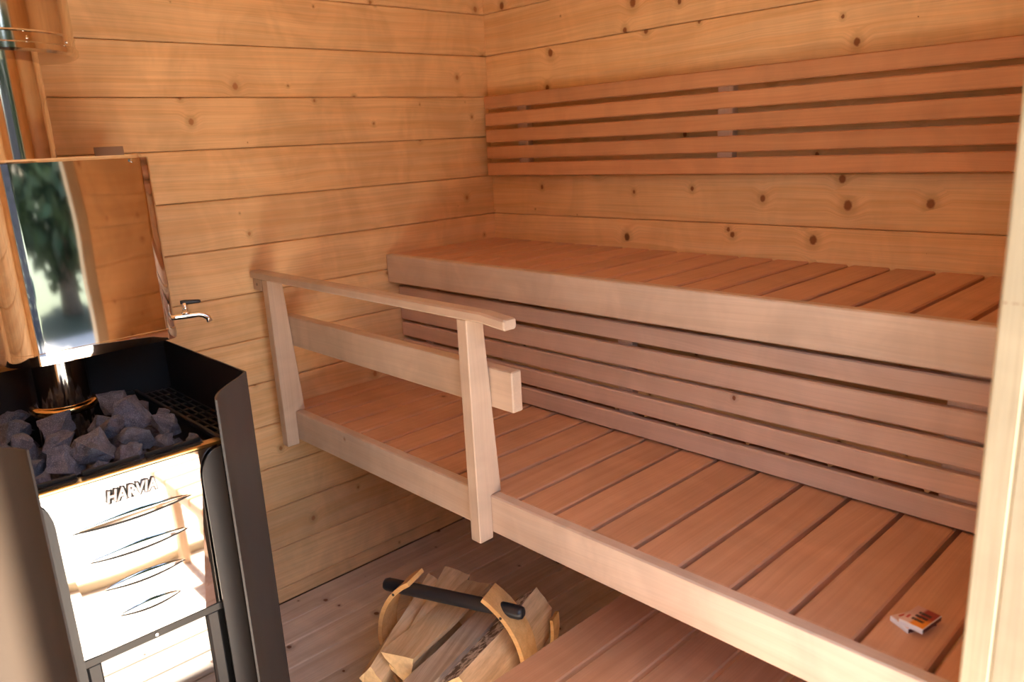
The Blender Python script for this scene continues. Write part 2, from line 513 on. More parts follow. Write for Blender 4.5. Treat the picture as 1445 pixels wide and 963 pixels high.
rf_ = struct(plank('shading_roof', (-0.30, YF - 0.35, ZC + 0.06), (2.62, 0.35, ZC + 0.13), 'deck', 'xyz', None, 0.004), 'flat timber slab over the cabin with an unseen eave added to shade the doorway')  # unseen; overhang added and sized to keep sun off jambs and step

# door frame: lining and casing
t1 = struct(plank('trim_1', (XR - 0.004, DY1, 0.0), (XR + 0.028, DY1 + 0.07, DZ + 0.04), 'jamb', 'zyx', None, 0.003), 'pale wooden door jamb beside the lower bench')
plank('jamb_lining', (XR + 0.028, DY1 + 0.0008, 0.0), (XO + 0.012, DY1 + 0.03, DZ + 0.04), 'jamb', 'zxy', t1, 0.002)
t2 = struct(plank('trim_2', (XR - 0.004, DY0 - 0.07, 0.0), (XR + 0.028, DY0, DZ + 0.04), 'jamb', 'zyx', None, 0.003), 'pale wooden door jamb close beside the stove side')
plank('jamb_lining', (XR + 0.028, DY0 - 0.03, 0.0), (XO, DY0 - 0.001, DZ + 0.04), 'shade_darkened', 'zxy', t2, 0.002)
t3 = struct(plank('trim_3', (XR - 0.004, DY0, DZ), (XO, DY1, DZ + 0.04), 'jamb', 'yxz', None, 0.003), 'pale wooden head board over the doorway')
t4 = struct(plank('trim_4', (XR - 0.004, DY0, 0.0), (XO + 0.03, DY1, 0.035), 'jamb', 'yxz', None, 0.004), 'pale wooden doorway threshold')

# ------------------------------------------------------------------ benches
ZU, DU, FU = 1.0436, 0.488, 0.0904
ub = thing('upper_bench', 'high slatted sauna bench along the back wall under the slatted backrest', 'bench', (0.95, -0.244, 0.0))
plank('fascia', (0.004, -DU, ZU - FU), (XR - 0.003, -DU + 0.028, ZU), 'fascia', 'xzy', ub, 0.003)
gaps_u = [0.204 + 0.1006 * k for k in range(-2, 18)]
edges = [0.004] + [g_ for g_ in gaps_u if g_ > 0.03]
for i, e in enumerate(edges):
    s = e + (0.006 if i else 0)
    n_ = (edges[i + 1] if i + 1 < len(edges) else XR - 0.003) - 0.006
    if n_ - s > 0.02 and n_ < XR:
        plank('slat', (s, -DU + 0.0285, ZU - 0.028), (n_, -0.006, ZU - 0.0015), 'alder', 'yxz', ub, 0.003)
for y0 in (-0.452, -0.24, -0.05):
    plank('bearer', (0.004, y0 if y0 > -0.4 else y0, ZU - 0.075), (XR - 0.003, y0 + 0.03, ZU - 0.0285), 'bearer', 'xzy', ub, 0.002)

ZL, DL, FLH = 0.6415, 0.9117, 0.0887
lb = thing('lower_bench', 'wide slatted sauna bench with pale front board carrying the guard rail', 'bench', (0.95, -0.68, 0.0))
plank('fascia', (0.004, -DL, ZL - FLH), (XR - 0.003, -DL + 0.0265, ZL), 'fascia', 'xzy', lb, 0.003)
gaps_l = [0.088 + 0.10218 * k for k in range(0, 18)]
edges = [0.004] + gaps_l
for i, e in enumerate(edges):
    s = e + (0.005 if i else 0)
    n_ = (edges[i + 1] if i + 1 < len(edges) else XR - 0.003) - 0.005
    plank('slat', (s, -DL + 0.0270, ZL - 0.028), (n_, -0.30, ZL - 0.0015), 'alder', 'yxz', lb, 0.003)
for y0 in (-0.875, -0.62, -0.33):
    plank('bearer', (0.004, y0, ZL - 0.08), (XR - 0.003, y0 + 0.03, ZL - 0.0285), 'bearer', 'xzy', lb, 0.002)

sk = thing('bench_skirt', 'upright panel of five narrow slats closing the front between the two benches', 'slat panel', (0.95, -0.44, ZL))
tops = [0.934, 0.8745, 0.8125, 0.7525, 0.6935]
bots = [0.888, 0.8215, 0.7650, 0.7055, 0.6450]
for a, b_ in zip(tops, bots):
    plank('slat', (0.006, -0.450, b_), (XR - 0.003, -0.430, a), 'skirt', 'xzy', sk, 0.003)
for (xa, xb) in ((0.105, 0.15), (0.915, 0.96), (1.68, 1.76)):
    plank('batten', (xa, -0.430, ZL), (xb, -0.405, ZU - FU + 0.03), 'skirt', 'zxy', sk, 0.002)

br = thing('backrest', 'slatted backrest of five reddish boards fixed to the back wall', 'backrest', (0.95, -0.03, 1.26))
for k in range(5):
    zt = 1.5335 - 0.0561 * k
    plank('slat', (0.030, -0.046, zt - 0.0425), (XR - 0.003, -0.026, zt), 'backrest', 'xzy', br, 0.003)
for xa in (0.172, 0.940, 1.72):
    plank('batten', (xa, -0.026, 1.275), (xa + 0.046, 0.0, 1.528), 'skirt', 'zxy', br, 0.002)

ZS = 0.365
st = thing('step_bench', 'low slatted step in front of and below the lower bench', 'step', (1.5, -0.85, 0.0))
x = 1.120
while x < XR - 0.02:
    x1 = min(x + 0.0935, XR - 0.005)
    plank('slat', (x, -1.16, ZS - 0.028), (x1, -0.56, ZS), 'alder', 'yxz', st, 0.003)
    x += 0.1035
for y0 in (-1.12, -0.62):
    plank('bearer', (1.135, y0, ZS - 0.10), (XR - 0.01, y0 + 0.032, ZS - 0.0285), 'bearer', 'xzy', st, 0.002)
for xx in (1.14, XR - 0.06):
    for y0 in (-1.12, -0.62):
        plank('leg', (xx, y0, 0.0), (xx + 0.045, y0 + 0.032, ZS - 0.10), 'bearer', 'zxy', st, 0.002)

# ------------------------------------------------------------------ guard rail
gr = thing('guard_rail', 'pale wooden guard rail with two posts on the front of the lower bench', 'railing', (0.5, -0.93, 0.54))
def post(x0, x1):
    prof = [(-0.951, 0.541), (-0.9125, 0.541), (-0.9125, 0.6425), (-0.882, 0.6425), (-0.906, 1.0385), (-0.951, 1.0385)]
    bm = bmesh.new()
    # local frame: X along the length (up), Y along world y, Z along -x so that the grain runs up the post
    base = Vector(((x0 + x1) / 2, -0.93, 0.79))
    A = [[bm.verts.new((z - base.z, y - base.y, -(xx - base.x))) for (y, z) in prof] for xx in (x0, x1)]
    n = len(prof)
    bm.faces.new(A[0]); bm.faces.new(A[1])
    for j in range(n):
        bm.faces.new((A[0][j], A[0][(j + 1) % n], A[1][(j + 1) % n], A[1][j]))
    bmesh.ops.recalc_face_normals(bm, faces=bm.faces)
    bmesh.ops.bevel(bm, geom=list(bm.edges), offset=0.002, segments=1, affect='EDGES')
    mw = Matrix.Translation(base) @ ROT['zyx'].to_4x4()
    return from_bm('post', bm, 'rail', gr, mw)
post(0.920, 0.951)
post(0.064, 0.095)
plank('middle_rail', (0.050, -0.8935, 0.838), (1.015, -0.8655, 0.926), 'rail', 'xzy', gr, 0.0025)
def handrail():
    y0, y1, z0, z1, c = -0.957, -0.923, 1.0387, 1.0605, 0.004
    cx, cy, cz = 0.53, -0.94, 1.05
    sec = [(y0 + c, z0), (y1 - c, z0), (y1, z0 + c), (y1, z1 - c), (y1 - c, z1), (y0 + c, z1), (y0, z1 - c), (y0, z0 + c)]
    rings = []
    # the free end past the post is mitred and dips slightly
    for xx, dz, k in ((0.004, 0, 0.8), (0.008, 0, 1), (1.000, 0, 1), (1.066, -0.0065, 1), (1.069, -0.0068, 0.85)):
        rings.append([(xx - cx, (y - cy) * k, (z - cz) * k + dz) for y, z in sec])
    return loft('handrail', rings, 'rail', gr, mw=Matrix.Translation((cx, cy, cz)))
handrail()
bk = plank('wall_bracket', (0.001, -0.948, 1.003), (0.050, -0.915, 1.037), 'rail', 'xzy', gr, 0.002)
tube('screw', [(0.026, -0.9475, 1.021), (0.026, -0.9492, 1.021)], 0.004, 'screw', bk, n=10)

# ------------------------------------------------------------------ stove
YC = -1.540
sv = thing('sauna_stove', 'black wood burning sauna stove with polished steel front and open stone basin', 'stove', (0.42, YC, 0.0))
HW = 0.276
ZT = 0.943
# casing: back and two sides of black sheet, inner face black
casing = sheet('casing', [(0.600, YC + HW), (0.14, YC + HW), (0.14, YC - HW), (0.600, YC - HW)], 0.05, ZT, 0.004, 'black', sv)
wing = [(0.600, 0.275), (0.610, 0.266), (0.626, 0.250), (0.655, 0.216), (0.681, 0.189), (0.705, 0.170), (0.722, 0.160), (0.738, 0.154)]
for s in (1, -1):
    w = sheet('side_wing', [(a, YC + s * b_) for a, b_ in wing], 0.05, ZT, 0.004, 'grey_black', sv)
    smooth_by_angle(w, 40)
# inner strips with rounded upper corner
for s in (1, -1):
    prof = [(0.165, 0.05), (0.122, 0.05), (0.122, 0.775)]
    for i in range(1, 8):
        a = math.pi - (math.pi / 2) * i / 7
        prof.append((0.162 + 0.040 * math.cos(a), 0.775 + 0.055 * math.sin(a)))
    prof.append((0.165, 0.83))
    bm = bmesh.new()
    A = [[bm.verts.new((xx, YC + s * (b_ + 0.007), z)) for (b_, z) in prof] for xx in (0.676, 0.680)]
    n = len(prof)
    bm.faces.new(A[0]); bm.faces.new(A[1])
    for j in range(n):
        bm.faces.new((A[0][j], A[0][(j + 1) % n], A[1][(j + 1) % n], A[1][j]))
    from_bm('inner_strip', bm, 'grey_black', sv)
# dark firebox body behind the front
plank('firebox', (0.17, YC - 0.20, 0.10), (0.62, YC + 0.20, 0.70), 'iron', 'xyz', sv, 0.004)
plank('basin_floor', (0.15, YC - 0.268, 0.745), (0.600, YC + 0.268, 0.755), 'iron', 'xyz', sv, 0.002)
for xx in (0.20, 0.58):
    for s in (1, -1):
        plank('foot', (xx, YC + s * 0.19 - 0.02, 0.0), (xx + 0.04, YC + s * 0.19 + 0.02, 0.10), 'iron', 'zxy', sv, 0.003)

# polished front: central trapezium with two folded cheeks
def front_panel():
    bm = bmesh.new()
    zt, zb = 0.832, 0.505
    P = {}
    def v(x, dy, z): return bm.verts.new((x, YC + dy, z))
    ct, cb = 0.136, 0.096
    et, eb = 0.175, 0.140
    for th in (0.0, -0.003):
        xs = 0.672 + th
        P[th] = [v(xs - 0.003, et, zt), v(xs - 0.003, eb, zb), v(xs, cb, zb), v(xs, ct, zt), v(xs, -ct, zt), v(xs, -cb, zb), v(xs - 0.003, -eb, zb), v(xs - 0.003, -et, zt)]
    for th in P:
        q = P[th]
        bm.faces.new((q[0], q[1], q[2], q[3])); bm.faces.new((q[3], q[2], q[5], q[4])); bm.faces.new((q[4], q[5], q[6], q[7]))
    a, b_ = P[0.0], P[-0.003]
    for i, j in ((0, 1), (1, 2), (2, 5), (5, 6), (6, 7), (7, 4), (4, 3), (3, 0)):
        bm.faces.new((a[i], a[j], b_[j], b_[i]))
    return from_bm('front_panel', bm, 'steel_flat', sv)
fp = front_panel()
# four lens shaped louvres, each a dark opening under a raised hood
for (z, hw) in ((0.7515, 0.104), (0.6875, 0.088), (0.6255, 0.072), (0.565, 0.055)):
    n = 20
    up, lo = [], []
    for i in range(n + 1):
        t = -1 + 2 * i / n
        h = (1 - t * t)
        up.append((t * hw, 0.0090 * h)); lo.append((t * hw, -0.0085 * h))
    rim = up + lo[::-1][1:-1]
    o = loft('louvre_opening', [[(xx, YC + a * 1.03, z + b_ * 1.12 - 0.0026) for a, b_ in rim] for xx in (0.6721, 0.6727)], 'slot', fp)
    bm = bmesh.new()
    rows = []
    for r in range(5):
        f_ = r / 4
        rows.append([bm.verts.new((0.6732 + 0.0022 * (1 - (2 * i / n - 1) ** 2) * (1 - f_ * 0.5) * min(1, f_ * 4), YC + up[i][0], z + up[i][1] * (1 - f_) + lo[i][1] * 0.75 * f_)) for i in range(n + 1)])
    for r in range(4):
        for i in range(n):
            f = bm.faces.new((rows[r][i], rows[r][i + 1], rows[r + 1][i + 1], rows[r + 1][i])); f.smooth = True
    bmesh.ops.remove_doubles(bm, verts=bm.verts, dist=1e-5)
    from_bm('louvre_hood', bm, 'steel_flat', fp)

def text_mesh(body, size, ext, off=0.0, shear=0.22):
    cu = bpy.data.curves.new('lettering_curve', 'FONT')
    cu.body = body; cu.size = size; cu.extrude = ext; cu.shear = shear; cu.offset = off
    cu.align_x = 'CENTER'; cu.align_y = 'CENTER'; cu.space_character = 1.05
    t = bpy.data.objects.new('lettering_tmp', cu); COL.objects.link(t)
    dg = bpy.context.evaluated_depsgraph_get(); dg.update()
    me = bpy.data.meshes.new_from_object(t.evaluated_get(dg))
    bpy.data.objects.remove(t)
    me.materials.clear()
    return me
TX = Matrix(((0, 0, 1, 0), (1, 0, 0, 0), (0, 1, 0, 0), (0, 0, 0, 1)))    # text x -> +y, text y -> z, faces +x
for nm, mt, ext, off, px in (('lettering_shadow', 'slot', 0.001, 0.0024, 0.6735), ('lettering', 'letter', 0.0020, 0.0008, 0.6765)):
    me = text_mesh('HARVIA', 0.031, ext, off)
    w = max(v.co.x for v in me.vertices) - min(v.co.x for v in me.vertices)
    s_ = 0.088 / w
    o = mobj(nm, me, mt, fp, Matrix.Translation((px, YC + (0.0026 if nm == 'lettering_shadow' else 0), 0.797 - (0.0018 if nm == 'lettering_shadow' else 0))) @ TX @ Matrix.Diagonal((s_, 1.0, 1, 1)))

# rim of the stone basin with long slots
rim = plank('basin_rim', (0.640, YC - 0.185, 0.830), (0.668, YC + 0.185, 0.838), 'brass', 'yxz', sv, 0.002)
for (a, b_) in ((-0.165, -0.075), (-0.065, 0.035), (0.045, 0.15)):
    plank('rim_slot', (0.644, YC + a, 0.8378), (0.652, YC + b_, 0.8388), 'slot', 'yxz', rim, 0.0004)
    plank('rim_bar', (0.634, YC + a, 0.838), (0.6395, YC + b_, 0.846), 'iron', 'yxz', rim, 0.001)
plank('rim_side', (0.16, YC + 0.180, 0.829), (0.655, YC + 0.190, 0.840), 'iron', 'xyz', sv, 0.002)
plank('rim_side', (0.16, YC - 0.190, 0.829), (0.655, YC - 0.180, 0.840), 'iron', 'xyz', sv, 0.002)
plank('rim_back', (0.16, YC - 0.180, 0.829), (0.172, YC + 0.180, 0.840), 'iron', 'yxz', sv, 0.002)
plank('basin_front', (0.636, YC - 0.185, 0.755), (0.641, YC + 0.185, 0.831), 'iron', 'yzx', sv, 0.001)
# slotted grille plates between basin and casing
for s in (1, -1):
    bm = bmesh.new()
    for k in range(5):
        yy = YC + s * (0.197 + 0.0155 * k)
        bev_box(bm, 0.43, 0.006, 0.004, 0.001, (0.382, yy, 0.826))
    for k in range(9):
        bev_box(bm, 0.010, 0.070, 0.0035, 0.001, (0.175 + 0.051 * k, YC + s * 0.228, 0.8255))
    from_bm('grille', bm, 'iron', sv)
# fire door under the front
fd = plank('fire_door', (0.632, YC - 0.128, 0.16), (0.648, YC + 0.128, 0.492), 'black', 'zyx', sv, 0.004)
plank('door_top_rail', (0.648, YC - 0.137, 0.482), (0.664, YC + 0.137, 0.500), 'black', 'yzx', fd, 0.002)
plank('door_glass', (0.646, YC - 0.100, 0.19), (0.652, YC + 0.100, 0.478), 'glass', 'zyx', fd, 0.001)
for s in (1, -1):
    plank('door_stile', (0.648, YC + s * 0.112 - 0.012, 0.16), (0.660, YC + s * 0.112 + 0.012, 0.482), 'grey_black', 'zyx', fd, 0.003)
tube('stud', [(0.664, YC + 0.0, 0.491), (0.667, YC, 0.491)], 0.003, 'chrome', fd, n=10)

# flue and insulated chimney section
ch = thing('flue_pipe', 'shiny steel flue pipe rising from the stove into a thicker sleeve', 'chimney', (0.25, -1.530, 0.82))
loft('pipe', cyl_rings(0.25, -1.530, [(0.757, 0.0575), (1.10, 0.0575), (1.12, 0.078), (1.70, 0.078)]), 'flue', ch, smooth=True)
smooth_by_angle(ch.children[0])
o = loft('collar', cyl_rings(0.25, -1.530, [(0.860, 0.066), (0.868, 0.068), (0.876, 0.066), (0.878, 0.058)]), 'brass', ch, smooth=True)
o = loft('sleeve', cyl_rings(0.25, -1.530, [(1.588, 0.05), (1.588, 0.145), (1.593, 0.1505), (1.603, 0.1505), (1.606, 0.147), (1.622, 0.147), (1.624, 0.149), (1.627, 0.147), (2.155, 0.147)], 64), 'flue', ch)
smooth_by_angle(o, 30)
for k in range(10):
    a = 2 * math.pi * (k + 0.35) / 10
    tube('rivet', [(0.25 + 0.147 * math.cos(a), -1.530 + 0.147 * math.sin(a), 1.612), (0.25 + 0.1495 * math.cos(a), -1.530 + 0.1495 * math.sin(a), 1.612)], [0.0035, 0.002], 'chrome', o, n=8)

# water tank with tap
tk = thing('water_tank', 'mirror polished steel water tank wrapped around the flue pipe', 'water tank', (0.24, -1.474, 0.995))
def tank_ring(z, ins):
    ca, sa = math.cos(math.radians(2.5)), math.sin(math.radians(2.5))
    return [(0.24 + (a - 0.24) * ca - (b_ + 1.474) * sa, -1.474 + (a - 0.24) * sa + (b_ + 1.474) * ca, z) for a, b_ in rounded_rect(0.10 + ins, 0.398 - ins, -1.640 + ins, -1.313 - ins, 0.03, 10, (0.032, 0.05, 0.05, 0.062))]
def hole_ring(z, r=0.081):
    out = []
    for (a, b_, _) in tank_ring(z, 0.0):
        t = math.atan2(b_ + 1.530, a - 0.25)
        out.append((0.25 + r * math.cos(t), -1.530 + r * math.sin(t), z))
    return out
body = loft('tank_body', [hole_ring(1.002), tank_ring(1.002, 0.004), tank_ring(0.996, 0.0), tank_ring(1.004, -0.001), tank_ring(1.020, -0.001), tank_ring(1.021, 0.0), tank_ring(1.386, 0.0), tank_ring(1.389, 0.003), hole_ring(1.389), hole_ring(1.002)], 'steel', tk, caps=False)
bm_ = bmesh.new(); bm_.from_mesh(body.data); bmesh.ops.remove_doubles(bm_, verts=bm_.verts, dist=1e-5); bmesh.ops.recalc_face_normals(bm_, faces=bm_.faces); bm_.to_mesh(body.data); bm_.free()
smooth_by_angle(body, 40)
lid = loft('lid', [hole_ring(1.3892), tank_ring(1.3892, 0.008), tank_ring(1.393, 0.010), hole_ring(1.393)], 'steel', tk, caps=False)
tube('lid_screw', [(0.378, -1.350, 1.381), (0.401, -1.350, 1.381)], [0.004, 0.004], 'chrome', lid, n=10)
tube('lid_screw', [(0.378, -1.560, 1.381), (0.401, -1.560, 1.381)], [0.004, 0.004], 'chrome', lid, n=10)
plank('mounting_plate', (0.10, -1.335, 1.30), (0.104, -1.270, 1.415), 'tab', 'zyx', tk, 0.001)
def tap():
    D = Vector((0.30, 0.95, 0)).normalized()
    p0 = Vector((0.378, -1.330, 1.041))
    path = [p0 + D * s for s in (0.0, 0.02, 0.05, 0.068)] + [p0 + D * 0.078 + Vector((0, 0, -0.003)), p0 + D * 0.086 + Vector((0, 0, -0.010)), p0 + D * 0.089 + Vector((0, 0, -0.019))]
    tb = tube('tap', path, [0.0065, 0.0065, 0.0075, 0.0068, 0.0065, 0.0065, 0.0065], 'chrome', tk, n=14)
    q = p0 + D * 0.042
    tube('tap_collar', [q + Vector((0, 0, 0.004)), q + Vector((0, 0, 0.010))], [0.010, 0.009], 'chrome', tb, n=14)
    tube('tap_stem', [q + Vector((0, 0, 0.008)), q + Vector((0, 0, 0.030))], [0.0062, 0.0058], 'chrome', tb, n=12)
    e0 = q - D * 0.008 + Vector((0, 0, 0.031)); e1 = q + D * 0.034 + Vector((0, 0, 0.029))
    tube('tap_lever', [e0, e0 + (e1 - e0) * .2, e1 - (e1 - e0) * .1, e1], [0.004, 0.0052, 0.0042, 0.0028], 'rubber', tb, n=10)
tap()

# ------------------------------------------------------------------ stones
def stone_mesh(seed):
    rnd = random.Random(seed)
    bm = bmesh.new()
    for i in range(13):
        while True:
            p = Vector((rnd.uniform(-1, 1), rnd.uniform(-1, 1), rnd.uniform(-1, 1)))
            if 0.2 < p.length < 1: break
        p = p.normalized() * rnd.uniform(0.86, 1.08)
        p = Vector((p.x * 1.12, p.y * 0.95, p.z * 0.85))
        bm.verts.new(p)
    r = bmesh.ops.convex_hull(bm, input=list(bm.verts))
    bmesh.ops.delete(bm, geom=[e for e in r['geom_interior'] if isinstance(e, bmesh.types.BMVert)], context='VERTS')
    bmesh.ops.dissolve_limit(bm, angle_limit=0.3, verts=list(bm.verts), edges=list(bm.edges))
    bmesh.ops.triangulate(bm, faces=list(bm.faces))
    bmesh.ops.subdivide_edges(bm, edges=list(bm.edges), cuts=3, use_grid_fill=True)
    for v in bm.verts:
        v.co += v.co.normalized() * (noise.noise(v.co * 2.3 + Vector((seed * 3.1, 0, 0))) * 0.16 + noise.noise(v.co * 5 + Vector((seed, 5, 0))) * 0.07 - 0.02)
    bmesh.ops.recalc_face_normals(bm, faces=bm.faces)
    me = bpy.data.meshes.new('stone_mesh')
    bm.to_mesh(me); bm.free()
    me.materials.append(M['stone'])
    return me
SM = [stone_mesh(k) for k in range(9)]
STONES = [(0.550, -1.617, 0.840, 0.043), (0.518, -1.660, 0.840, 0.034), (0.555, -1.560, 0.855, 0.046), (0.484, -1.520, 0.872, 0.039), (0.450, -1.447, 0.872, 0.045),
          (0.345, -1.461, 0.872, 0.038), (0.556, -1.477, 0.855, 0.034), (0.601, -1.514, 0.842, 0.027), (0.514, -1.410, 0.848, 0.031), (0.579, -1.437, 0.836, 0.027),
          (0.392, -1.575, 0.866, 0.042), (0.360, -1.650, 0.860, 0.043), (0.270, -1.640, 0.855, 0.040), (0.440, -1.660, 0.850, 0.038), (0.585, -1.660, 0.830, 0.023),
          (0.465, -1.595, 0.850, 0.032), (0.598, -1.570, 0.830, 0.024), (0.512, -1.480, 0.835, 0.028), (0.215, -1.620, 0.850, 0.034), (0.345, -1.392, 0.845, 0.030),
          (0.430, -1.690, 0.840, 0.034), (0.520, -1.694, 0.832, 0.029), (0.405, -1.505, 0.842, 0.034), (0.265, -1.430, 0.845, 0.034), (0.330, -1.690, 0.838, 0.033),
          (0.425, -1.392, 0.838, 0.028), (0.600, -1.390, 0.826, 0.022), (0.590, -1.705, 0.826, 0.022), (0.615, -1.475, 0.822, 0.020)]
rs = random.Random(3)
for k in range(34):           # lower layer resting on the basin floor
    gx, gy = k % 7, k // 7
    STONES.append((0.205 + 0.066 * gx + rs.uniform(-.008, .008), YC - 0.147 + 0.070 * gy + rs.uniform(-.008, .008), 0.787 + rs.uniform(0, .006), 0.033))
for k, (a, b_, z, r) in enumerate(STONES):
    if z < 0.80 and (a - 0.25) ** 2 + (b_ + 1.53) ** 2 < 0.092 ** 2: continue
    mw = Matrix.Translation((a, b_, z)) @ Euler((rs.uniform(-.5, .5), rs.uniform(-.5, .5), rs.uniform(0, 6.28))).to_matrix().to_4x4() @ Matrix.Diagonal((r * 1.06, r * 1.06, r, 1))
    if z < 0.80: lab, grp = 'dark blue-grey stone wedged in the lower layer under the heap', 'stones of the lower layer'
    elif a > 0.535: lab, grp = 'rough dark blue-grey stone in the front row along the steel rim', 'stones along the steel rim'
    elif b_ > -1.45: lab, grp = 'rough dark blue-grey stone at the heap edge beside the black grille', 'stones beside the grille'
    elif (a - 0.25) ** 2 + (b_ + 1.53) ** 2 < 0.16 ** 2: lab, grp = 'rough dark blue-grey stone lying close around the flue collar', 'stones around the flue collar'
    else: lab, grp = 'rough dark blue-grey stone in the middle of the heap', 'stones in the middle of the heap'
    tag(mobj('sauna_stone', SM[k % 9], None, None, mw), lab, 'stone', grp)

# ------------------------------------------------------------------ firewood carrier and logs
CM = Vector((0.80, -0.925, 0.0))
CR = math.atan2(0.383, 0.924)
CMW = Matrix.Translation(CM) @ Matrix.Rotation(CR, 4, 'Z')
def cw(u, v, z): return tuple(CMW @ Vector((u, v, z)))
cr_ = thing('firewood_carrier', 'bent birch firewood carrier with a black bar handle on the floor', 'log carrier', tuple(CM), CR)
def hoop(name, v0, v1, a0, a1, r0, zc, th, par):
    rings = []
    n = 44
    for i in range(n + 1):
        a = math.radians(a0 + (a1 - a0) * i / n)
        c_, s_ = math.cos(a), math.sin(a)
        rings.append([(c_ * (r0 + d), v, zc + s_ * (r0 + d)) for (v, d) in ((v0, 0), (v1, 0), (v1, -th), (v0, -th))])
    o = loft(name, rings, 'bent', par, mw=CMW)
    return smooth_by_angle(o, 40)
h1 = hoop('hoop', -0.036, 0.034, 60, -240, 0.200, 0.2005, 0.011, cr_)
hoop('rear_cradle', 0.128, 0.170, 8, -188, 0.205, 0.2055, 0.008, cr_)
hd = tube('handle', [cw(u, -0.004, 0.335) for u in (-0.188, -0.185, -0.176, 0.0, 0.176, 0.185, 0.188)], [0.008, 0.0135, 0.0165, 0.0165, 0.0165, 0.0135, 0.008], 'rubber', cr_, n=18)
for s in (1, -1):
    tube('screw', [cw(s * 0.143, -0.0355, 0.332), cw(s * 0.143, -0.0372, 0.332)], 0.0034, 'slot', h1, n=10)

def log(name, front, back, v0, v1, label, mat='split', seed=0, bark=None, cat='firewood'):
    """front/back: (u,z) corners of the split log at its two ends; bark: index of the face that keeps its bark"""
    rnd = random.Random(seed)
    seg = 9
    def dens(poly):
        out = []
        for i in range(len(poly)):
            a, b_ = poly[i], poly[(i + 1) % len(poly)]
            for t in (0, .25, .5, .75): out.append((a[0] + (b_[0] - a[0]) * t, a[1] + (b_[1] - a[1]) * t))
        return out
    F, B = dens(front), dens(back)
    cu, cz = sum(p[0] for p in front) / len(front), sum(p[1] for p in front) / len(front)
    du, dz = sum(p[0] for p in back) / len(back) - cu, sum(p[1] for p in back) / len(back) - cz
    origin = Vector((cu, v0, cz))
    L = v1 - v0
    # local: X along the log
    rings = []
    for i in range(seg + 1):
        t = i / seg
        r = []
        for j, (f, b_) in enumerate(zip(F, B)):
            u = f[0] + (b_[0] - f[0]) * t
            z = f[1] + (b_[1] - f[1]) * t
            q = Vector((t * 2.2 + seed * 7.7, u * 22, z * 22))
            amp = 0.004 if 0 < i < seg else 0.0015
            u += noise.noise(q) * amp + math.sin(t * math.pi) * 0.003 * rnd.choice((1, 1))
            z += noise.noise(q + Vector((9, 3, 1))) * amp
            vv = L * t + (noise.noise(Vector((u * 60, z * 60, seed))) * 0.004 if i in (0, seg) else 0)
            r.append((vv, -(u - cu), z - cz))
        rings.append(r)
    # local axes: x = along v, y = -u, z = z
    R3 = Matrix(((0, -1, 0), (1, 0, 0), (0, 0, 1))).to_4x4()
    mw = CMW @ Matrix.Translation(origin) @ R3
    nf = len(front)
    fm = (lambda i, j: 2 if bark is not None and j // 4 == bark else 0)
    mats = [mat, 'endgrain'] + (['bark'] if bark is not None else [])
    o = loft(name, rings, mats, None, cap_mat=1, face_mat=fm, mw=mw)
    return tag(o, label, cat, 'split logs in the carrier')

log('firewood_log', [(-0.17, 0.185), (-0.135, 0.225), (-0.105, 0.195), (-0.13, 0.125)], [(-0.19, 0.235), (-0.165, 0.272), (-0.135, 0.255), (-0.15, 0.19)], -0.165, 0.165, 'slim split log lying along the hoop side beside the stove', seed=1)
log('firewood_log', [(-0.115, 0.20), (-0.10, 0.232), (-0.045, 0.225), (-0.06, 0.165)], [(-0.150, 0.235), (-0.128, 0.283), (-0.055, 0.272), (-0.07, 0.215)], -0.125, 0.195, 'split log whose far end rises highest behind the handle', seed=2)
log('firewood_log', [(-0.120, 0.249), (-0.032, 0.252), (-0.036, 0.236), (-0.075, 0.200), (-0.112, 0.236)], [(-0.05, 0.275), (0.018, 0.274), (0.018, 0.262), (-0.016, 0.235), (-0.048, 0.262)], -0.138, 0.165, 'wedge shaped split log on top of the pile with pale triangular end', seed=3)
log('firewood_log', [(-0.038, 0.222), (0.028, 0.226), (0.034, 0.165), (-0.025, 0.150)], [(0.018, 0.244), (0.072, 0.238), (0.074, 0.180), (0.030, 0.175)], -0.178, 0.145, 'greyish weathered split log beside the barky one', mat='split_grey', seed=4)
log('firewood_log', [(0.036, 0.214), (0.092, 0.252), (0.128, 0.205), (0.130, 0.120), (0.065, 0.130)], [(0.078, 0.228), (0.138, 0.276), (0.178, 0.225), (0.165, 0.135), (0.105, 0.140)], -0.155, 0.190, 'thick split log keeping a strip of pale birch bark', seed=5, bark=0)
log('firewood_log', [(-0.13, 0.105), (-0.07, 0.150), (-0.035, 0.095), (-0.085, 0.050)], [(-0.145, 0.12), (-0.09, 0.17), (-0.045, 0.11), (-0.09, 0.06)], -0.16, 0.155, 'split log low in the carrier under the slim log', seed=6)
log('firewood_log', [(-0.03, 0.10), (0.03, 0.140), (0.055, 0.085), (0.01, 0.022)], [(-0.03, 0.12), (0.04, 0.160), (0.07, 0.095), (0.02, 0.030)], -0.15, 0.165, 'split log at the bottom of the carrier under the grey log', seed=7)

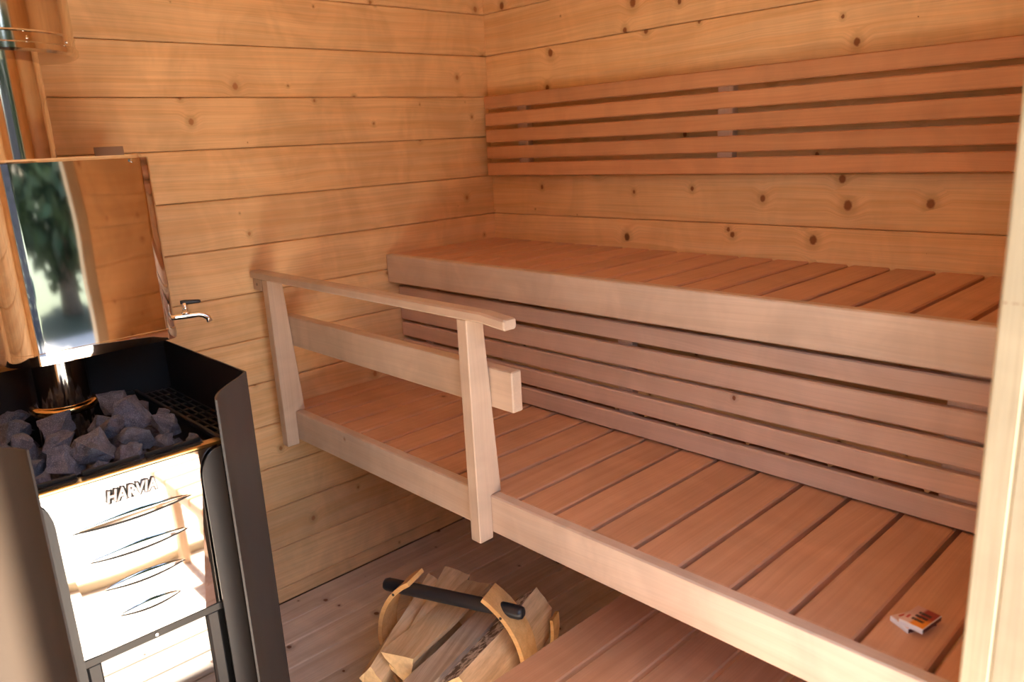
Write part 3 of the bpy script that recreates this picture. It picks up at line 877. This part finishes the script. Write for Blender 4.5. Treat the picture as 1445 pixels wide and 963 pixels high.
# ------------------------------------------------------------------ matchboxes
def matchbox(cx, cy, z0, ang, label):
    t = thing('matchbox', label, 'matchbox', (cx, cy, z0), ang)
    R = Matrix.Translation((cx, cy, z0)) @ Matrix.Rotation(ang, 4, 'Z')
    def bx(name, sx, sy, sz, off, mat, b=0.0006, par=t):
        bm = bmesh.new(); bev_box(bm, sx, sy, sz, b)
        return from_bm(name, bm, mat, par, R @ Matrix.Translation(off))
    s = bx('sleeve', 0.054, 0.036, 0.0085, (0, 0, 0.00425), 'white')
    bx('printed_face', 0.0525, 0.0345, 0.0004, (0, 0, 0.0086), 'match', 0.0001, s)
    for k in (1, -1):
        bx('striker', 0.052, 0.0004, 0.0068, (0, k * 0.0181, 0.0043), 'striker', 0.0001, s)
    bx('tray', 0.0555, 0.0325, 0.0068, (0, 0, 0.00425), 'white')
    return t
zb = ZL - 0.0015
matchbox(1.7675, -0.786, zb, math.radians(90 - 27), 'matchbox lying flat on the lower bench beneath the other')
matchbox(1.778, -0.790, zb + 0.0089, math.radians(90 - 9), 'matchbox lying askew on top of the other matchbox')

# ------------------------------------------------------------------ outdoors, met in the steel's reflections
dk = struct(plank('deck', (XO + 0.035, -4.6, -0.20), (6.2, 2.4, -0.112), 'backing', 'xyz', None, 0.002), 'weathered plank deck in front of the sauna door')
x = XO + 0.036
while x < 6.1:
    plank('deck_plank', (x, -4.6, -0.112), (x + 0.114, 2.4, -0.085), 'deck', 'yxz', dk, 0.003)
    x += 0.122
gd = struct(plank('ground', (-14, -22, -0.42), (40, 22, -0.22), 'grass', 'xyz', None, 0.01), 'lawn around the sauna cabin')
def tree_mesh(seed):
    rnd = random.Random(seed)
    vs_, fs = [], []
    for i in range(4200):
        while True:
            p = Vector((rnd.uniform(-1, 1), rnd.uniform(-1, 1), rnd.uniform(-1, 1)))
            if p.length < 1: break
        k = 0.75 + 0.35 * noise.noise(p * 2.2 + Vector((seed, 0, 0)))
        p = Vector((p.x * 1.6 * k, p.y * 1.6 * k, 2.15 + p.z * 2.5 * k))
        a = Vector((rnd.gauss(0, 1), rnd.gauss(0, 1), rnd.gauss(0, 1))).normalized() * 0.13
        c = a.cross(Vector((rnd.gauss(0, 1), rnd.gauss(0, 1), rnd.gauss(0, 1)))).normalized() * 0.07
        n = len(vs_)
        vs_ += [p - a, p + c, p + a, p - c]
        fs.append((n, n + 1, n + 2, n + 3))
    me = bpy.data.meshes.new('foliage'); me.from_pydata([tuple(v) for v in vs_], [], fs); me.materials.append(M['leaf'])
    return me
TM = [tree_mesh(1), tree_mesh(2)]
for k, (a, b_) in enumerate(((8.4, -4.6), (8.9, -2.0), (8.2, 0.6), (9.0, 3.2), (8.5, -7.4), (11.5, -5.5), (12.8, -0.7), (11.8, 4.4), (8.8, 6.0))):
    t = thing('tree', 'leafy green tree on the lawn facing the doorway', 'tree', (a, b_, -0.22), k * 1.3, 'trees on the lawn')
    R = WM[t.name]
    mobj('foliage', TM[k % 2], None, t, R)
    loft('trunk', [[(r * math.cos(2 * math.pi * j / 10), r * math.sin(2 * math.pi * j / 10), z) for j in range(10)] for z, r in ((0, 0.2), (0.5, 0.15), (2.2, 0.11), (4.5, 0.05))], 'trunk', t, smooth=True, mw=R)
# dark slatted screen at the far side of the deck
sn = thing('slatted_screen', 'dark navy slatted privacy screen at the edge of the deck', 'screen', (5.9, -2.1, -0.085))
for yy in (-3.2, -2.1, -1.0):
    plank('screen_post', (5.93, yy - 0.04, -0.085), (6.01, yy + 0.04, 1.95), 'navy', 'zyx', sn, 0.004)
for k in range(20):
    plank('screen_slat', (5.905, -3.25, 0.0 + 0.097 * k), (5.93, -0.95, 0.085 + 0.097 * k), 'navy', 'yzx', sn, 0.004)
